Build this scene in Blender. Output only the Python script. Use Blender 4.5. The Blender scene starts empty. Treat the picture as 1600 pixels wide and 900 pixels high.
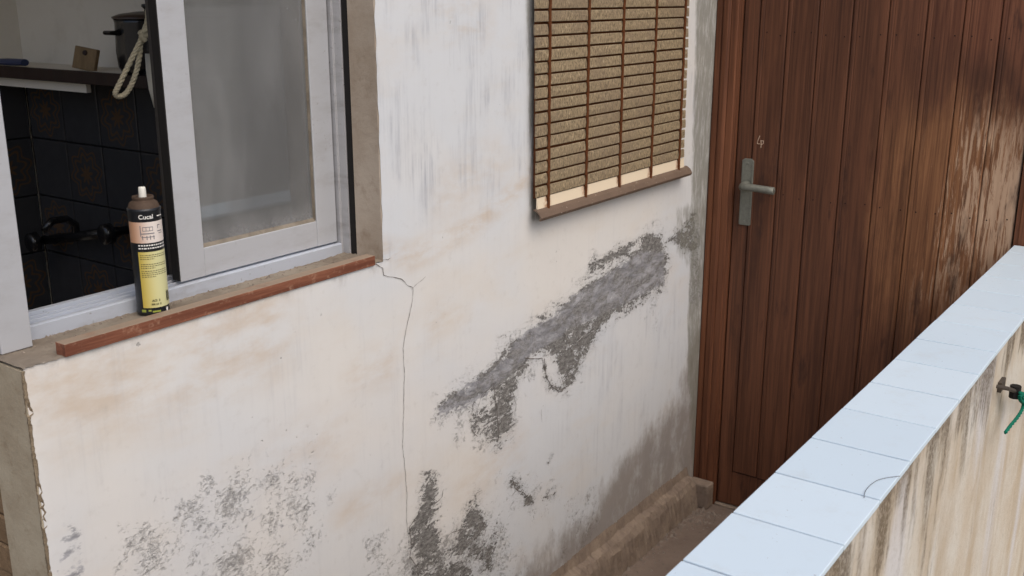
import bpy, bmesh, math, random
import numpy as np
from mathutils import Vector, Matrix
random.seed(7)
rng = np.random.default_rng(5)
R = math.radians
scene = bpy.context.scene
col = scene.collection

# ------------------------------------------------------------------ camera
# World: X runs along the house wall towards the door, Y into the house, Z up (metres).
FOC, CAMH = 1640.0, 1.69                      # focal length in photo pixels (1600 wide), eye height
HOR, VPX = -10.0, 2000.0                      # horizon and wall vanishing point measured in the photo
_x = Vector((VPX - 800, 450 - HOR, FOC)).normalized()
_p = math.atan((450 - HOR) / FOC)
_z = Vector((0, math.cos(_p), -math.sin(_p)))
_y = -_z.cross(_x)
RIGHT = Vector((_x[0], _y[0], _z[0])); UP = Vector((_x[1], _y[1], _z[1])); FWD = Vector((_x[2], _y[2], _z[2]))
if FWD.y < 0:
    RIGHT.y, UP.y, FWD.y = -RIGHT.y, -UP.y, -FWD.y
cam_d = bpy.data.cameras.new('camera')
cam = bpy.data.objects.new('camera', cam_d); col.objects.link(cam)
m3 = Matrix((RIGHT, UP, -FWD)).transposed()
cam.matrix_world = Matrix.Translation((0, 0, CAMH)) @ m3.to_4x4()
cam_d.sensor_width = 36.0; cam_d.lens = 36.0 * FOC / 1600.0
cam_d.clip_start = 0.02; cam_d.clip_end = 400
cam_d.dof.use_dof = True; cam_d.dof.focus_distance = 2.2; cam_d.dof.aperture_fstop = 11
scene.camera = cam

# ------------------------------------------------------------------ sky, sun, exposure
SUN = Vector((-0.22, -0.60, 0.77)).normalized()        # direction towards the veiled sun
elev = math.asin(SUN.z); rot = math.atan2(SUN.x, SUN.y)
world = bpy.data.worlds.new('World'); scene.world = world; world.use_nodes = True
wt = world.node_tree; bg = wt.nodes['Background']
sky = wt.nodes.new('ShaderNodeTexSky'); sky.sky_type = 'NISHITA'; sky.sun_disc = False
sky.sun_elevation = elev; sky.sun_rotation = rot
sky.air_density = 0.9; sky.dust_density = 4.0; sky.ozone_density = 0.8
wt.links.new(sky.outputs[0], bg.inputs[0]); bg.inputs[1].default_value = 0.15
sd = bpy.data.lights.new('sun', 'SUN'); sd.energy = 1.2; sd.angle = R(60); sd.color = (1, .965, .91)
sun = bpy.data.objects.new('sun', sd); col.objects.link(sun)
sun.rotation_euler = SUN.to_track_quat('Z', 'Y').to_euler()
vs = scene.view_settings
scene.display_settings.display_device = 'sRGB'
vs.view_transform = 'Standard'; vs.look = 'None'; vs.gamma = 1; vs.use_curve_mapping = False
vs.exposure = 0.04
scene.render.engine = 'CYCLES'
scene.cycles.max_bounces = 7; scene.cycles.diffuse_bounces = 4; scene.cycles.glossy_bounces = 3; scene.cycles.transparent_max_bounces = 8

# ------------------------------------------------------------------ helpers: photo measurement -> place on a real plane
def ray(u, v):
    return RIGHT * (u - 800) + UP * (450 - v) + FWD * FOC
EYE = Vector((0, 0, CAMH))
def onX(u, v, x): r = ray(u, v); return EYE + r * (x / r.x)
def onY(u, v, y): r = ray(u, v); return EYE + r * (y / r.y)
def onZ(u, v, z): r = ray(u, v); return EYE + r * ((z - CAMH) / r.z)

def tag(o, label=None, cat=None, group=None, kind=None):
    if label: o['label'] = label
    if cat: o['category'] = cat
    if group: o['group'] = group
    if kind: o['kind'] = kind
    return o
def empty(name, loc=(0, 0, 0)):
    o = bpy.data.objects.new(name, None); col.objects.link(o); o.location = loc
    o.empty_display_size = .05
    return o
def link(name, me, parent=None, m=None, smooth=False):
    o = bpy.data.objects.new(name, me); col.objects.link(o)
    if m is not None and not me.materials: me.materials.append(m)
    if parent is not None:
        o.parent = parent
        o.matrix_parent_inverse = Matrix.Translation(parent_loc(parent)).inverted()
    if smooth:
        for p in me.polygons: p.use_smooth = True
    return o
def parent_loc(p):
    v = Vector(p.location)
    q = p
    # children built in world coordinates: their parent's world offset is removed by the parent inverse
    if q.parent is not None: v = world_loc(q)
    return v
def world_loc(o):
    if o.parent is None: return Vector(o.location)
    return o.matrix_parent_inverse @ Vector(o.location) + world_loc(o.parent)

class MB:
    def __init__(self): self.v = []; self.f = []
    def add(self, vs, fs):
        n = len(self.v); self.v += [tuple(a) for a in vs]; self.f += [tuple(i + n for i in f) for f in fs]; return self
    def box(self, a, b):
        (x0, y0, z0), (x1, y1, z1) = a, b
        return self.add([(x0,y0,z0),(x1,y0,z0),(x1,y1,z0),(x0,y1,z0),(x0,y0,z1),(x1,y0,z1),(x1,y1,z1),(x0,y1,z1)],
                        [(3,2,1,0),(4,5,6,7),(0,1,5,4),(1,2,6,5),(2,3,7,6),(3,0,4,7)])
    def prism(self, prof, axis, a, b):
        # prof: list of 2D points in the plane of the two other axes (in x,y,z order), extruded along axis
        n = len(prof); vs = []
        for t in (a, b):
            for p, q in prof:
                vs.append((t, p, q) if axis == 0 else (p, t, q) if axis == 1 else (p, q, t))
        fs = [tuple(range(n)), tuple(range(2*n - 1, n - 1, -1))]
        fs += [(i, n + i, n + (i + 1) % n, (i + 1) % n) for i in range(n)]
        return self.add(vs, fs)
    def tube(self, pts, rad, seg=8, flat=1.0, updir=None):
        pts = [Vector(p) for p in pts]; n = len(pts); vs = []; fs = []
        rad = rad if isinstance(rad, (list, tuple)) else [rad] * n
        u = None
        for i, p in enumerate(pts):
            t = (pts[min(i + 1, n - 1)] - pts[max(i - 1, 0)]).normalized()
            if u is None:
                u = Vector(updir) if updir else (Vector((0, 0, 1)) if abs(t.z) < .9 else Vector((1, 0, 0)))
            u = (u - t * u.dot(t)).normalized(); w = t.cross(u)
            for k in range(seg):
                a = 2 * math.pi * k / seg
                vs.append(p + u * (math.cos(a) * rad[i] * flat) + w * (math.sin(a) * rad[i]))
        for i in range(n - 1):
            for k in range(seg):
                a, b = i * seg + k, i * seg + (k + 1) % seg
                fs.append((a, b, b + seg, a + seg))
        fs.append(tuple(range(seg - 1, -1, -1))); fs.append(tuple((n - 1) * seg + k for k in range(seg)))
        return self.add(vs, fs)
    def cord(self, pts, rad, seg=8, sub=5, twist=0):
        pts = [Vector(p) for p in pts]; out = []
        for i in range(len(pts) - 1):
            a, b, c, d = pts[max(i - 1, 0)], pts[i], pts[i + 1], pts[min(i + 2, len(pts) - 1)]
            for k in range(sub):
                t = k / sub
                out.append(.5 * ((2 * b) + (c - a) * t + (2 * a - 5 * b + 4 * c - d) * t * t + (3 * b - a - 3 * c + d) * t ** 3))
        out.append(pts[-1])
        if not twist: return self.tube(out, rad, seg)
        for h in range(3):                                   # three laid strands
            st_ = []
            for i, p in enumerate(out):
                t = (out[min(i + 1, len(out) - 1)] - out[max(i - 1, 0)]).normalized()
                u = t.cross(Vector((.3, .9, .2))).normalized(); w = t.cross(u)
                a = twist * i + h * 2.094
                st_.append(p + (u * math.cos(a) + w * math.sin(a)) * rad * .55)
            self.tube(st_, rad * .58, 6)
        return self
    def lathe(self, prof, c, seg=48):
        vs = []; fs = []
        for r_, z in prof:
            for k in range(seg):
                a = 2 * math.pi * k / seg
                vs.append((c[0] + r_ * math.cos(a), c[1] + r_ * math.sin(a), c[2] + z))
        for i in range(len(prof) - 1):
            for k in range(seg):
                a, b = i * seg + k, i * seg + (k + 1) % seg
                fs.append((a, b, b + seg, a + seg))
        return self.add(vs, fs)
    def mesh(self, name, bevel=0, seg=1):
        me = bpy.data.meshes.new(name); me.from_pydata(self.v, [], self.f)
        bm = bmesh.new(); bm.from_mesh(me)
        bmesh.ops.recalc_face_normals(bm, faces=bm.faces)
        if bevel:
            es = [e for e in bm.edges if len(e.link_faces) == 2 and e.calc_face_angle(0) > .6]
            bmesh.ops.bevel(bm, geom=es, offset=bevel, segments=seg, affect='EDGES', profile=.5, clamp_overlap=True)
        bm.to_mesh(me); bm.free(); me.update()
        return me
    def build(self, name, m, parent=None, bevel=0, seg=1, smooth=False):
        return link(name, self.mesh(name, bevel, seg), parent, m, smooth)
def box(name, a, b, m, parent=None, bevel=0, seg=1):
    return MB().box(a, b).build(name, m, parent, bevel, seg)
def copy_part(src, parent, offset=(0, 0, 0)):
    o = src.copy(); col.objects.link(o); o.parent = parent
    o.matrix_parent_inverse = src.matrix_parent_inverse.copy()
    o.location = Vector(src.location) + Vector(offset)
    return o

# ------------------------------------------------------------------ materials
def lin(r, g, b):
    f = lambda c: (c / 255 / 12.92) if c <= 10 else ((c / 255 + .055) / 1.055) ** 2.4
    return (f(r), f(g), f(b), 1)
class Mat:
    def __init__(self, name, rough=.8, spec=.3, metal=0.0, color=None):
        self.m = bpy.data.materials.new(name); self.m.use_nodes = True
        self.nt = self.m.node_tree; self.b = self.nt.nodes['Principled BSDF']
        self.b.inputs['Roughness'].default_value = rough
        self.b.inputs['Specular IOR Level'].default_value = spec
        self.b.inputs['Metallic'].default_value = metal
        if color: self.b.inputs['Base Color'].default_value = color
        self._pos = None
    def n(self, t): return self.nt.nodes.new(t)
    def l(self, a, b):
        if hasattr(a, 'links') or hasattr(a, 'is_output'): self.nt.links.new(a, b)
        else: b.default_value = a
    def pos(self):
        if self._pos is None: self._pos = self.n('ShaderNodeNewGeometry').outputs['Position']
        return self._pos
    def obj(self): return self.n('ShaderNodeTexCoord').outputs['Object']
    def map(self, vec, scale=(1, 1, 1), rot=(0, 0, 0), loc=(0, 0, 0)):
        k = self.n('ShaderNodeMapping'); self.l(vec, k.inputs[0])
        k.inputs['Location'].default_value = loc; k.inputs['Rotation'].default_value = rot; k.inputs['Scale'].default_value = scale
        return k.outputs[0]
    def noise(self, vec=None, scale=5, detail=4, rough=.55, dist=0.0):
        k = self.n('ShaderNodeTexNoise'); self.l(vec if vec is not None else self.pos(), k.inputs['Vector'])
        k.inputs['Scale'].default_value = scale; k.inputs['Detail'].default_value = detail
        k.inputs['Roughness'].default_value = rough; k.inputs['Distortion'].default_value = dist
        return k.outputs['Fac']
    def vor(self, vec=None, scale=5, feature='F1', out='Distance'):
        k = self.n('ShaderNodeTexVoronoi'); k.feature = feature; self.l(vec if vec is not None else self.pos(), k.inputs['Vector'])
        k.inputs['Scale'].default_value = scale
        return k.outputs[out]
    def ramp(self, fac, a, b, lo=0.0, hi=1.0):
        k = self.n('ShaderNodeMapRange'); k.interpolation_type = 'SMOOTHSTEP'
        self.l(fac, k.inputs[0]); k.inputs[1].default_value = a; k.inputs[2].default_value = b
        k.inputs[3].default_value = lo; k.inputs[4].default_value = hi
        return k.outputs[0]
    def math(self, op, a, b=0.0, clamp=False):
        k = self.n('ShaderNodeMath'); k.operation = op; k.use_clamp = clamp
        self.l(a, k.inputs[0]); self.l(b, k.inputs[1]); return k.outputs[0]
    def mix(self, fac, a, b, mode='MIX'):
        k = self.n('ShaderNodeMix'); k.data_type = 'RGBA'; k.blend_type = mode
        self.l(fac, k.inputs[0]); self.l(a, k.inputs[6]); self.l(b, k.inputs[7]); return k.outputs[2]
    def attr(self, name):
        k = self.n('ShaderNodeAttribute'); k.attribute_name = name; return k.outputs['Fac']
    def sep(self, vec):
        k = self.n('ShaderNodeSeparateXYZ'); self.l(vec, k.inputs[0]); return k.outputs
    def rand(self): return self.n('ShaderNodeObjectInfo').outputs['Random']
    def color(self, c): self.l(c, self.b.inputs['Base Color']); return self
    def rough(self, c): self.l(c, self.b.inputs['Roughness']); return self
    def bump(self, h, strength=.5, dist=.002):
        k = self.n('ShaderNodeBump'); k.inputs['Strength'].default_value = strength; k.inputs['Distance'].default_value = dist
        self.l(h, k.inputs['Height']); self.l(k.outputs[0], self.b.inputs['Normal']); return self

# limewashed wall: white, warm stains, grey weathering, flaked patches (masks are painted on the wall mesh)
W = Mat('limewash', .92, .15)
P = W.pos()
fl = W.map(P, (1, 1, 2.2), (0, R(-16), 0))                     # flaking runs along gently rising trowel strokes
big = W.noise(P, 3.2, 3, .5)
fine = W.noise(P, 38, 6, .65)
c = W.mix(W.math('ADD', W.math('MULTIPLY', W.ramp(big, .35, .68), .6), W.attr('cool'), True), lin(217, 214, 209), lin(208, 211, 214))
c = W.mix(W.math('MULTIPLY', W.ramp(W.noise(W.map(P, (1.5, 1, 4), (0, R(-18), 0)), 2.6, 5, .6), .5, .75), .26), c, lin(208, 197, 182))
st = W.math('MULTIPLY', W.attr('stain'), W.ramp(W.noise(W.map(P, (1, 1, 2.5), (0, R(-20), 0)), 9, 6, .65), .32, .72))
c = W.mix(W.math('MULTIPLY', st, .64), c, lin(192, 166, 134))
brush = W.noise(W.map(P, (85, 1, 4)), 1.0, 5, .7)
sk = W.math('MULTIPLY', W.attr('streak'), W.math('MULTIPLY', W.ramp(brush, .36, .78), W.ramp(W.noise(W.map(P, (1.6, 1, .8)), 8, 4, .6), .44, .70)))
c = W.mix(W.math('MULTIPLY', sk, .62), c, lin(136, 140, 152))
c = W.mix(W.math('MULTIPLY', W.ramp(brush, .5, .8), .07), c, lin(150, 150, 156))
c = W.mix(W.math('MULTIPLY', W.ramp(fine, .54, .8), .16), c, lin(150, 142, 132))
tiny = W.math('MULTIPLY', W.ramp(W.noise(P, 75, 2, .5), .72, .76), W.ramp(W.noise(P, 6, 2, .5), .5, .62))
fn = W.math('SUBTRACT', W.noise(fl, 30, 6, .68), .5)
film = W.ramp(W.math('ADD', W.attr('film'), W.math('MULTIPLY', fn, 2.6)), -.02, .30)
smooth = W.mix(W.ramp(W.noise(W.map(P, (1, 1, 3), (0, R(-22), 0)), 16, 4, .6), .3, .7), lin(130, 130, 133), lin(176, 176, 180))
c = W.mix(W.math('MULTIPLY', film, .92), c, smooth)
n1 = W.math('SUBTRACT', W.noise(fl, 15, 7, .70, .6), .5)
n2 = W.math('SUBTRACT', W.noise(W.map(P, (1, 1, 1.5), (0, R(35), 0)), 95, 4, .7), .5)
edge = W.math('ADD', W.attr('peel'), W.math('ADD', W.math('MULTIPLY', n1, 7.6), W.math('MULTIPLY', n2, 4.6)))
peel = W.ramp(edge, .02, .20)
grain = W.noise(W.map(P, (1, 1, 1.8), (0, R(-24), 0)), 150, 4, .75)
wash = W.math('MULTIPLY', W.ramp(edge, -1.5, .1), W.ramp(grain, .50, .62))                 # dry, half-rubbed paint round each flaked patch
left = W.math('MULTIPLY', W.ramp(W.noise(W.map(P, (1, 1, 2.0), (0, R(-20), 0), (4, 0, 2)), 70, 5, .7), .60, .66), W.ramp(edge, 2.2, .4))   # paint flakes that still cling
peel = W.math('MULTIPLY', peel, W.math('SUBTRACT', 1.0, W.math('MULTIPLY', left, .85)))
spk = W.ramp(W.math('ADD', W.attr('speck'), W.math('ADD', W.math('MULTIPLY', W.math('SUBTRACT', W.noise(W.map(P, (1, 1, .8), (0, R(40), 0)), 22, 5, .62), .5), 1.9), W.math('MULTIPLY', W.math('SUBTRACT', W.noise(W.map(P, (1, 1, 1.2), (0, R(20), 0)), 100, 4, .7), .5), 1.9))), .36, .98)
bare_n = W.noise(fl, 60, 6, .75)
bare = W.mix(W.ramp(bare_n, .34, .68), lin(86, 84, 81), lin(152, 150, 147))
bare = W.mix(W.math('MULTIPLY', W.ramp(W.attr('film'), -.1, .35), W.ramp(n1, -.08, .10, .95, .15)), bare, smooth)
hole = W.math('MAXIMUM', peel, W.math('MULTIPLY', W.math('MULTIPLY', spk, W.ramp(W.attr('speck'), .03, .24)), .70))
hole = W.math('MAXIMUM', hole, W.math('MAXIMUM', W.math('MULTIPLY', tiny, .5), W.math('MULTIPLY', wash, .45)))
c = W.mix(hole, c, bare)
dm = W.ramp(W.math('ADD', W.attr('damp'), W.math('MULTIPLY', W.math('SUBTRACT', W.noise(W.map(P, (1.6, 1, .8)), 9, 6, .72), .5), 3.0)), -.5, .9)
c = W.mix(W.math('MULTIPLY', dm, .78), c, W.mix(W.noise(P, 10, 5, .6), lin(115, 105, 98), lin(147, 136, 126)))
gr = W.ramp(W.math('ADD', W.attr('grime_dark'), W.math('MULTIPLY', W.math('SUBTRACT', W.noise(W.map(P, (3, 1, .7)), 22, 6, .7), .5), 2.2)), -.1, .9)
c = W.mix(W.math('MULTIPLY', gr, .8), c, lin(126, 124, 113))
W.color(c)
hgt = W.math('ADD', W.math('MULTIPLY', hole, -1.7), W.math('ADD', W.math('MULTIPLY', fine, .22), W.math('ADD', W.math('MULTIPLY', big, 2.0), W.math('MULTIPLY', W.math('MULTIPLY', bare_n, hole), .7))))
W.bump(hgt, .6, .004)
M_wall = W.m

def plaster(name, c0, c1, dirt, scale=8, bump=.4):
    k = Mat(name, .95, .1); p = k.pos()
    a = k.mix(k.ramp(k.noise(p, scale, 6, .65), .3, .7), c0, c1)
    a = k.mix(k.math('MULTIPLY', k.ramp(k.noise(p, scale * 3.2, 6, .7), .5, .75), .55), a, dirt)
    k.color(a); k.bump(k.noise(p, 90, 6, .7), bump, .003); return k.m
M_render = plaster('cement_render', lin(164, 150, 128), lin(180, 168, 146), lin(136, 118, 94), 12)
M_reveal = plaster('grimy_reveal', lin(160, 146, 130), lin(180, 168, 154), lin(128, 110, 92), 6)
M_sill = plaster('dusty_sill', lin(124, 113, 100), lin(146, 136, 122), lin(88, 78, 68), 14)
M_floor = plaster('dirt_floor', lin(124, 109, 98), lin(140, 124, 111), lin(98, 82, 72), 5, .8)
M_ledge = plaster('dirty_ledge', lin(128, 113, 101), lin(150, 134, 118), lin(96, 82, 72), 16, .9)
M_arris = plaster('crumbled_mortar', lin(112, 98, 80), lin(140, 126, 106), lin(78, 66, 52), 60, .9)
M_ground = plaster('yard_concrete', lin(130, 124, 116), lin(146, 140, 130), lin(108, 100, 92), 2)
M_stone = plaster('rubble_grit', lin(120, 108, 98), lin(150, 138, 126), lin(80, 70, 62), 40, .8)
M_brick = plaster('old_brick', lin(120, 98, 74), lin(140, 116, 90), lin(92, 76, 60), 25, .8)
M_crack = Mat('crack_dirt', 1, 0, 0, lin(104, 97, 92)).m
M_int = plaster('kitchen_paint', lin(222, 216, 204), lin(228, 222, 210), lin(210, 202, 188), 3, .15)

# aluminium of the window
def alu(name, base, dirt, amt):
    k = Mat(name, .42, .5, .25); p = k.pos()
    d = k.ramp(k.noise(k.map(p, (1.2, 1, 3.2)), 6, 6, .66), .46, .8)
    sp = k.ramp(k.noise(p, 120, 3, .6), .62, .72)
    d = k.math('MULTIPLY', k.math('ADD', d, k.math('MULTIPLY', sp, k.ramp(k.noise(p, 7, 3), .45, .6)), True), amt)
    k.color(k.mix(d, base, dirt)); k.rough(k.math('ADD', k.math('MULTIPLY', d, .4), .38)); return k.m
M_alu = alu('window_aluminium', lin(190, 192, 196), lin(146, 140, 134), .42)
M_track = alu('track_aluminium', lin(190, 196, 206), lin(130, 124, 118), .6)
M_aludark = alu('dirty_jamb_aluminium', lin(176, 176, 178), lin(120, 114, 108), .8)
M_reardark = alu('shaded_rear_sash', lin(66, 62, 60), lin(50, 46, 43), .8)  # indoor shade on the rear sash is put into its dark colour
M_rubber = Mat('black_gasket', .7, .2, 0, lin(34, 32, 31)).m
M_putty = plaster('glazing_dirt', lin(112, 104, 93), lin(136, 127, 114), lin(86, 78, 68), 30)
def glass_mat():
    k = Mat('dusty_glass', .06, .5); nt = k.nt; p = k.pos()
    out = nt.nodes['Material Output']
    tr = k.n('ShaderNodeBsdfTransparent'); tr.inputs[0].default_value = (.86, .88, .87, 1)
    gl = k.n('ShaderNodeBsdfGlossy'); gl.inputs['Roughness'].default_value = .03
    df = k.n('ShaderNodeBsdfDiffuse'); df.inputs[0].default_value = lin(172, 172, 172)
    fr = k.n('ShaderNodeFresnel'); fr.inputs[0].default_value = 1.52
    m1 = k.n('ShaderNodeMixShader'); m2 = k.n('ShaderNodeMixShader')
    k.l(k.math('MULTIPLY', fr.outputs[0], 1.8, True), m1.inputs[0]); k.l(tr.outputs[0], m1.inputs[1]); k.l(gl.outputs[0], m1.inputs[2])
    z = k.sep(p)[2]
    low = k.ramp(z, 1.245, 1.30, .35, 0)
    dust = k.math('ADD', k.ramp(k.noise(k.map(p, (1, 1, .35)), 9, 6, .65), .3, .75, .19, .36), k.math('ADD', k.math('MULTIPLY', low, k.noise(p, 60, 5, .7)), k.ramp(k.noise(p, 150, 2), .74, .78, 0, .2)), True)
    k.l(dust, m2.inputs[0]); k.l(m1.outputs[0], m2.inputs[1]); k.l(df.outputs[0], m2.inputs[2])
    k.l(m2.outputs[0], out.inputs[0]); return k.m
M_glass = glass_mat()

# timber
def timber(name, dark, mid, worn=None, scale=1.0):
    k = Mat(name, .55, .3); p = k.pos(); r_ = k.rand()
    off = k.n('ShaderNodeCombineXYZ'); k.l(k.math('MULTIPLY', r_, 30), off.inputs[1]); k.l(k.math('MULTIPLY', r_, 11), off.inputs[2])
    va = k.n('ShaderNodeVectorMath'); k.l(p, va.inputs[0]); k.l(off.outputs[0], va.inputs[1])
    q = va.outputs[0]
    g = k.noise(k.map(q, (95 * scale, 95 * scale, 2.2 * scale)), 1.0, 6, .72, .8)
    g2 = k.noise(k.map(q, (9, 9, .9)), 1.0, 4, .6, 1.2)
    a = k.mix(k.ramp(k.math('ADD', k.math('MULTIPLY', g, .6), k.math('MULTIPLY', g2, .4)), .34, .68), dark, mid)
    a = k.mix(k.math('MULTIPLY', k.ramp(r_, 0, 1), .25), a, dark)
    if worn:
        s = k.sep(p)
        blot = k.math('SUBTRACT', k.noise(k.map(p, (5, 9, 2.6)), 1.0, 6, .66), .5)
        fineb = k.math('SUBTRACT', k.noise(k.map(q, (40, 40, 7)), 1.0, 5, .7), .5)
        wy = k.math('ADD', k.ramp(s[1], 1.05, .66, -.35, 1.1), k.math('ADD', k.math('MULTIPLY', blot, 1.6), k.math('MULTIPLY', fineb, .7)))     # towards the hinge side
        zt = k.math('ADD', s[2], k.math('ADD', k.math('MULTIPLY', blot, .42), k.math('MULTIPLY', fineb, .16)))
        band = k.math('MULTIPLY', k.ramp(zt, 1.47, 1.29), k.ramp(zt, .58, 1.0))
        w1 = k.math('MULTIPLY', k.ramp(wy, .05, .85), band)
        a = k.mix(k.math('MULTIPLY', w1, .75), a, k.mix(k.ramp(g, .3, .7), lin(98, 62, 40), lin(164, 116, 78)))
        top = k.math('MULTIPLY', k.ramp(zt, 1.47, 1.62), k.ramp(s[1], .95, .6))
        a = k.mix(k.math('MULTIPLY', top, .6), a, k.mix(k.ramp(g, .3, .7), lin(92, 50, 34), lin(146, 96, 70)))
        strk = k.ramp(k.math('ADD', k.noise(k.map(q, (85, 85, 6)), 1.0, 6, .75, .6), k.math('ADD', k.math('MULTIPLY', blot, .5), k.math('MULTIPLY', k.ramp(s[1], .80, .56), .17))), .60, .70)
        zb = k.math('MULTIPLY', k.ramp(zt, 1.44, 1.26), k.ramp(zt, .74, 1.0))
        w2 = k.math('MULTIPLY', k.math('MULTIPLY', strk, k.ramp(s[1], .80, .66)), zb)
        patchy = k.ramp(k.math('ADD', k.noise(k.map(p, (6, 24, 3.0), (0, 0, 0), (0, 1.7, 0)), 1.0, 4, .6), k.math('MULTIPLY', k.ramp(s[1], .66, .54), .08)), .60, .66)
        w2 = k.math('MAXIMUM', w2, k.math('MULTIPLY', k.math('MULTIPLY', patchy, k.ramp(s[1], .72, .62)), k.math('MULTIPLY', zb, k.ramp(fineb, -.06, .10, .12, .9))))
        a = k.mix(k.math('MULTIPLY', w2, .88), a, k.mix(g, lin(170, 134, 104), lin(214, 186, 158)))
        blk = k.math('MULTIPLY', k.ramp(k.noise(k.map(p, (8, 14, 3.2), (0, 0, 0), (0, 3, 1)), 1.0, 5, .65), .58, .70), .7)
        a = k.mix(blk, a, lin(52, 34, 28))
    k.color(a); k.rough(k.ramp(g, .2, .8, .45, .7))
    k.bump(g, .35, .0012); return k.m
M_door = timber('varnished_door_boards', lin(66, 40, 28), lin(120, 77, 54), True)
M_jamb = timber('varnished_door_frame', lin(84, 50, 33), lin(132, 84, 57))
M_darkwood = timber('dark_cupboard_wood', lin(40, 28, 24), lin(58, 42, 36))
M_palewood = timber('pale_board_wood', lin(122, 100, 70), lin(146, 122, 88))
M_traywood = timber('tray_wood', lin(120, 88, 60), lin(150, 116, 84))
def bar_mat():
    k = Mat('red_brown_batten', .7, .25); p = k.pos()
    nz = k.sep(k.n('ShaderNodeNewGeometry').outputs['Normal'])[2]
    g = k.noise(k.map(p, (4, 90, 90)), 1.0, 6, .7)
    a = k.mix(k.ramp(g, .35, .7), lin(104, 62, 46), lin(144, 94, 72))
    a = k.mix(k.math('MULTIPLY', k.ramp(k.noise(p, 70, 5, .7), .52, .7), .5), a, lin(176, 142, 118))
    a = k.mix(k.math('MULTIPLY', k.ramp(nz, .3, .9), k.ramp(k.noise(p, 25, 5, .6), .25, .5, .55, .95)), a, lin(150, 133, 115))   # settled dust lies on upward faces
    k.color(a); k.bump(g, .4, .001); return k.m
M_bar = bar_mat()
# blind
def slat_mat():
    k = Mat('moulded_slat', .5, .35); o = k.obj(); r_ = k.rand()
    off = k.n('ShaderNodeCombineXYZ'); k.l(k.math('MULTIPLY', r_, 50), off.inputs[0])
    va = k.n('ShaderNodeVectorMath'); k.l(o, va.inputs[0]); k.l(off.outputs[0], va.inputs[1])
    g = k.noise(k.map(va.outputs[0], (230, 1, 95), (0, R(12), 0)), 1.0, 4, .7, .6)
    a = k.mix(k.ramp(g, .3, .72), lin(100, 87, 67), lin(180, 161, 130))
    a = k.mix(k.math('MULTIPLY', k.ramp(k.noise(k.pos(), 7, 4, .6), .42, .62), .45), a, lin(128, 112, 94))
    a = k.mix(k.math('MULTIPLY', k.ramp(g, .62, .72), .75), a, lin(226, 212, 184))
    k.color(a); k.bump(g, .8, .002); return k.m
M_slat = slat_mat()
def cream_mat():
    k = Mat('cream_slat', .6, .3); p = k.pos()
    x = k.sep(p)[0]
    t = k.math('PINGPONG', k.math('SUBTRACT', x, 2.103), .0879)          # rust bleeds beside each chain
    rust = k.math('MULTIPLY', k.ramp(t, .022, .004), k.ramp(k.noise(p, 60, 4, .6), .3, .6))
    k.color(k.mix(k.math('MULTIPLY', rust, .8), lin(226, 210, 184), lin(150, 88, 40))); return k.m
M_cream = cream_mat()
def rust_mat():
    k = Mat('rusty_wire', .85, .2); p = k.pos()
    k.color(k.mix(k.noise(p, 90, 4, .6), lin(70, 40, 22), lin(112, 66, 36))); k.bump(k.noise(p, 300, 3), .5, .001); return k.m
M_rust = rust_mat()
def rail_mat():
    k = Mat('blind_bottom_rail', .6, .3); p = k.pos()
    a = k.mix(k.noise(p, 20, 5, .6), lin(92, 77, 65), lin(120, 101, 87))
    a = k.mix(k.ramp(k.noise(p, 160, 3, .6), .66, .74), a, lin(206, 190, 170)); k.color(a); return k.m
M_rail = rail_mat()
# parapet
def tile_mat():
    k = Mat('white_glazed_tile', .3, .22); p = k.pos()
    a = k.mix(k.ramp(k.rand(), 0, 1), lin(201, 217, 228), lin(207, 222, 232))
    a = k.mix(k.math('MULTIPLY', k.ramp(k.noise(p, 14, 6, .72), .52, .8), .22), a, lin(176, 170, 160))
    a = k.mix(k.math('MULTIPLY', k.ramp(k.noise(p, 160, 2), .735, .75), .5), a, lin(120, 116, 112))
    k.color(a); k.rough(k.ramp(k.noise(p, 12, 5, .6), .3, .7, .34, .42)); return k.m
M_tile = tile_mat()
M_grout = plaster('cement_grout', lin(96, 98, 102), lin(120, 120, 122), lin(76, 74, 72), 30)
def stuc_mat():
    k = Mat('streaked_parapet_render', .9, .15); p = k.pos()
    a = k.mix(k.ramp(k.noise(p, 6, 4, .6), .3, .7), lin(206, 201, 190), lin(196, 184, 166))
    slant = (0, R(-9), 0)
    s1 = k.ramp(k.noise(k.map(p, (1, 1, .32), slant), 8, 5, .58, .4), .42, .66)
    a = k.mix(k.math('MULTIPLY', s1, .55), a, lin(172, 152, 124))
    a = k.mix(k.math('MULTIPLY', k.ramp(k.noise(k.map(p, (1, 1, .2), slant, (7, 0, 0)), 8, 3, .5), .5, .68), .7), a, lin(206, 206, 208))
    z = k.sep(p)[2]
    blot = k.noise(k.map(p, (1, 1, .55)), 7, 5, .62)
    drip = k.noise(k.map(p, (1, 1, .12), slant, (3, 0, 0)), 15, 5, .6)
    grime_dark = k.ramp(k.math('ADD', k.math('ADD', k.math('MULTIPLY', blot, .9), k.math('MULTIPLY', drip, .9)), k.ramp(z, .80, 1.02, -.06, .16)), 0.945, 1.14)
    fleck = k.ramp(k.noise(p, 130, 4, .7), .35, .6, .55, 1)
    a = k.mix(k.math('MULTIPLY', k.math('MULTIPLY', grime_dark, fleck), .85), a, lin(92, 78, 60))
    a = k.mix(k.ramp(k.noise(p, 95, 5, .75), .5, .75, 0, .35), a, lin(150, 134, 112))
    k.color(a); k.bump(k.noise(p, 55, 6, .75), .7, .004); return k.m
M_stuc = stuc_mat()
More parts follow.
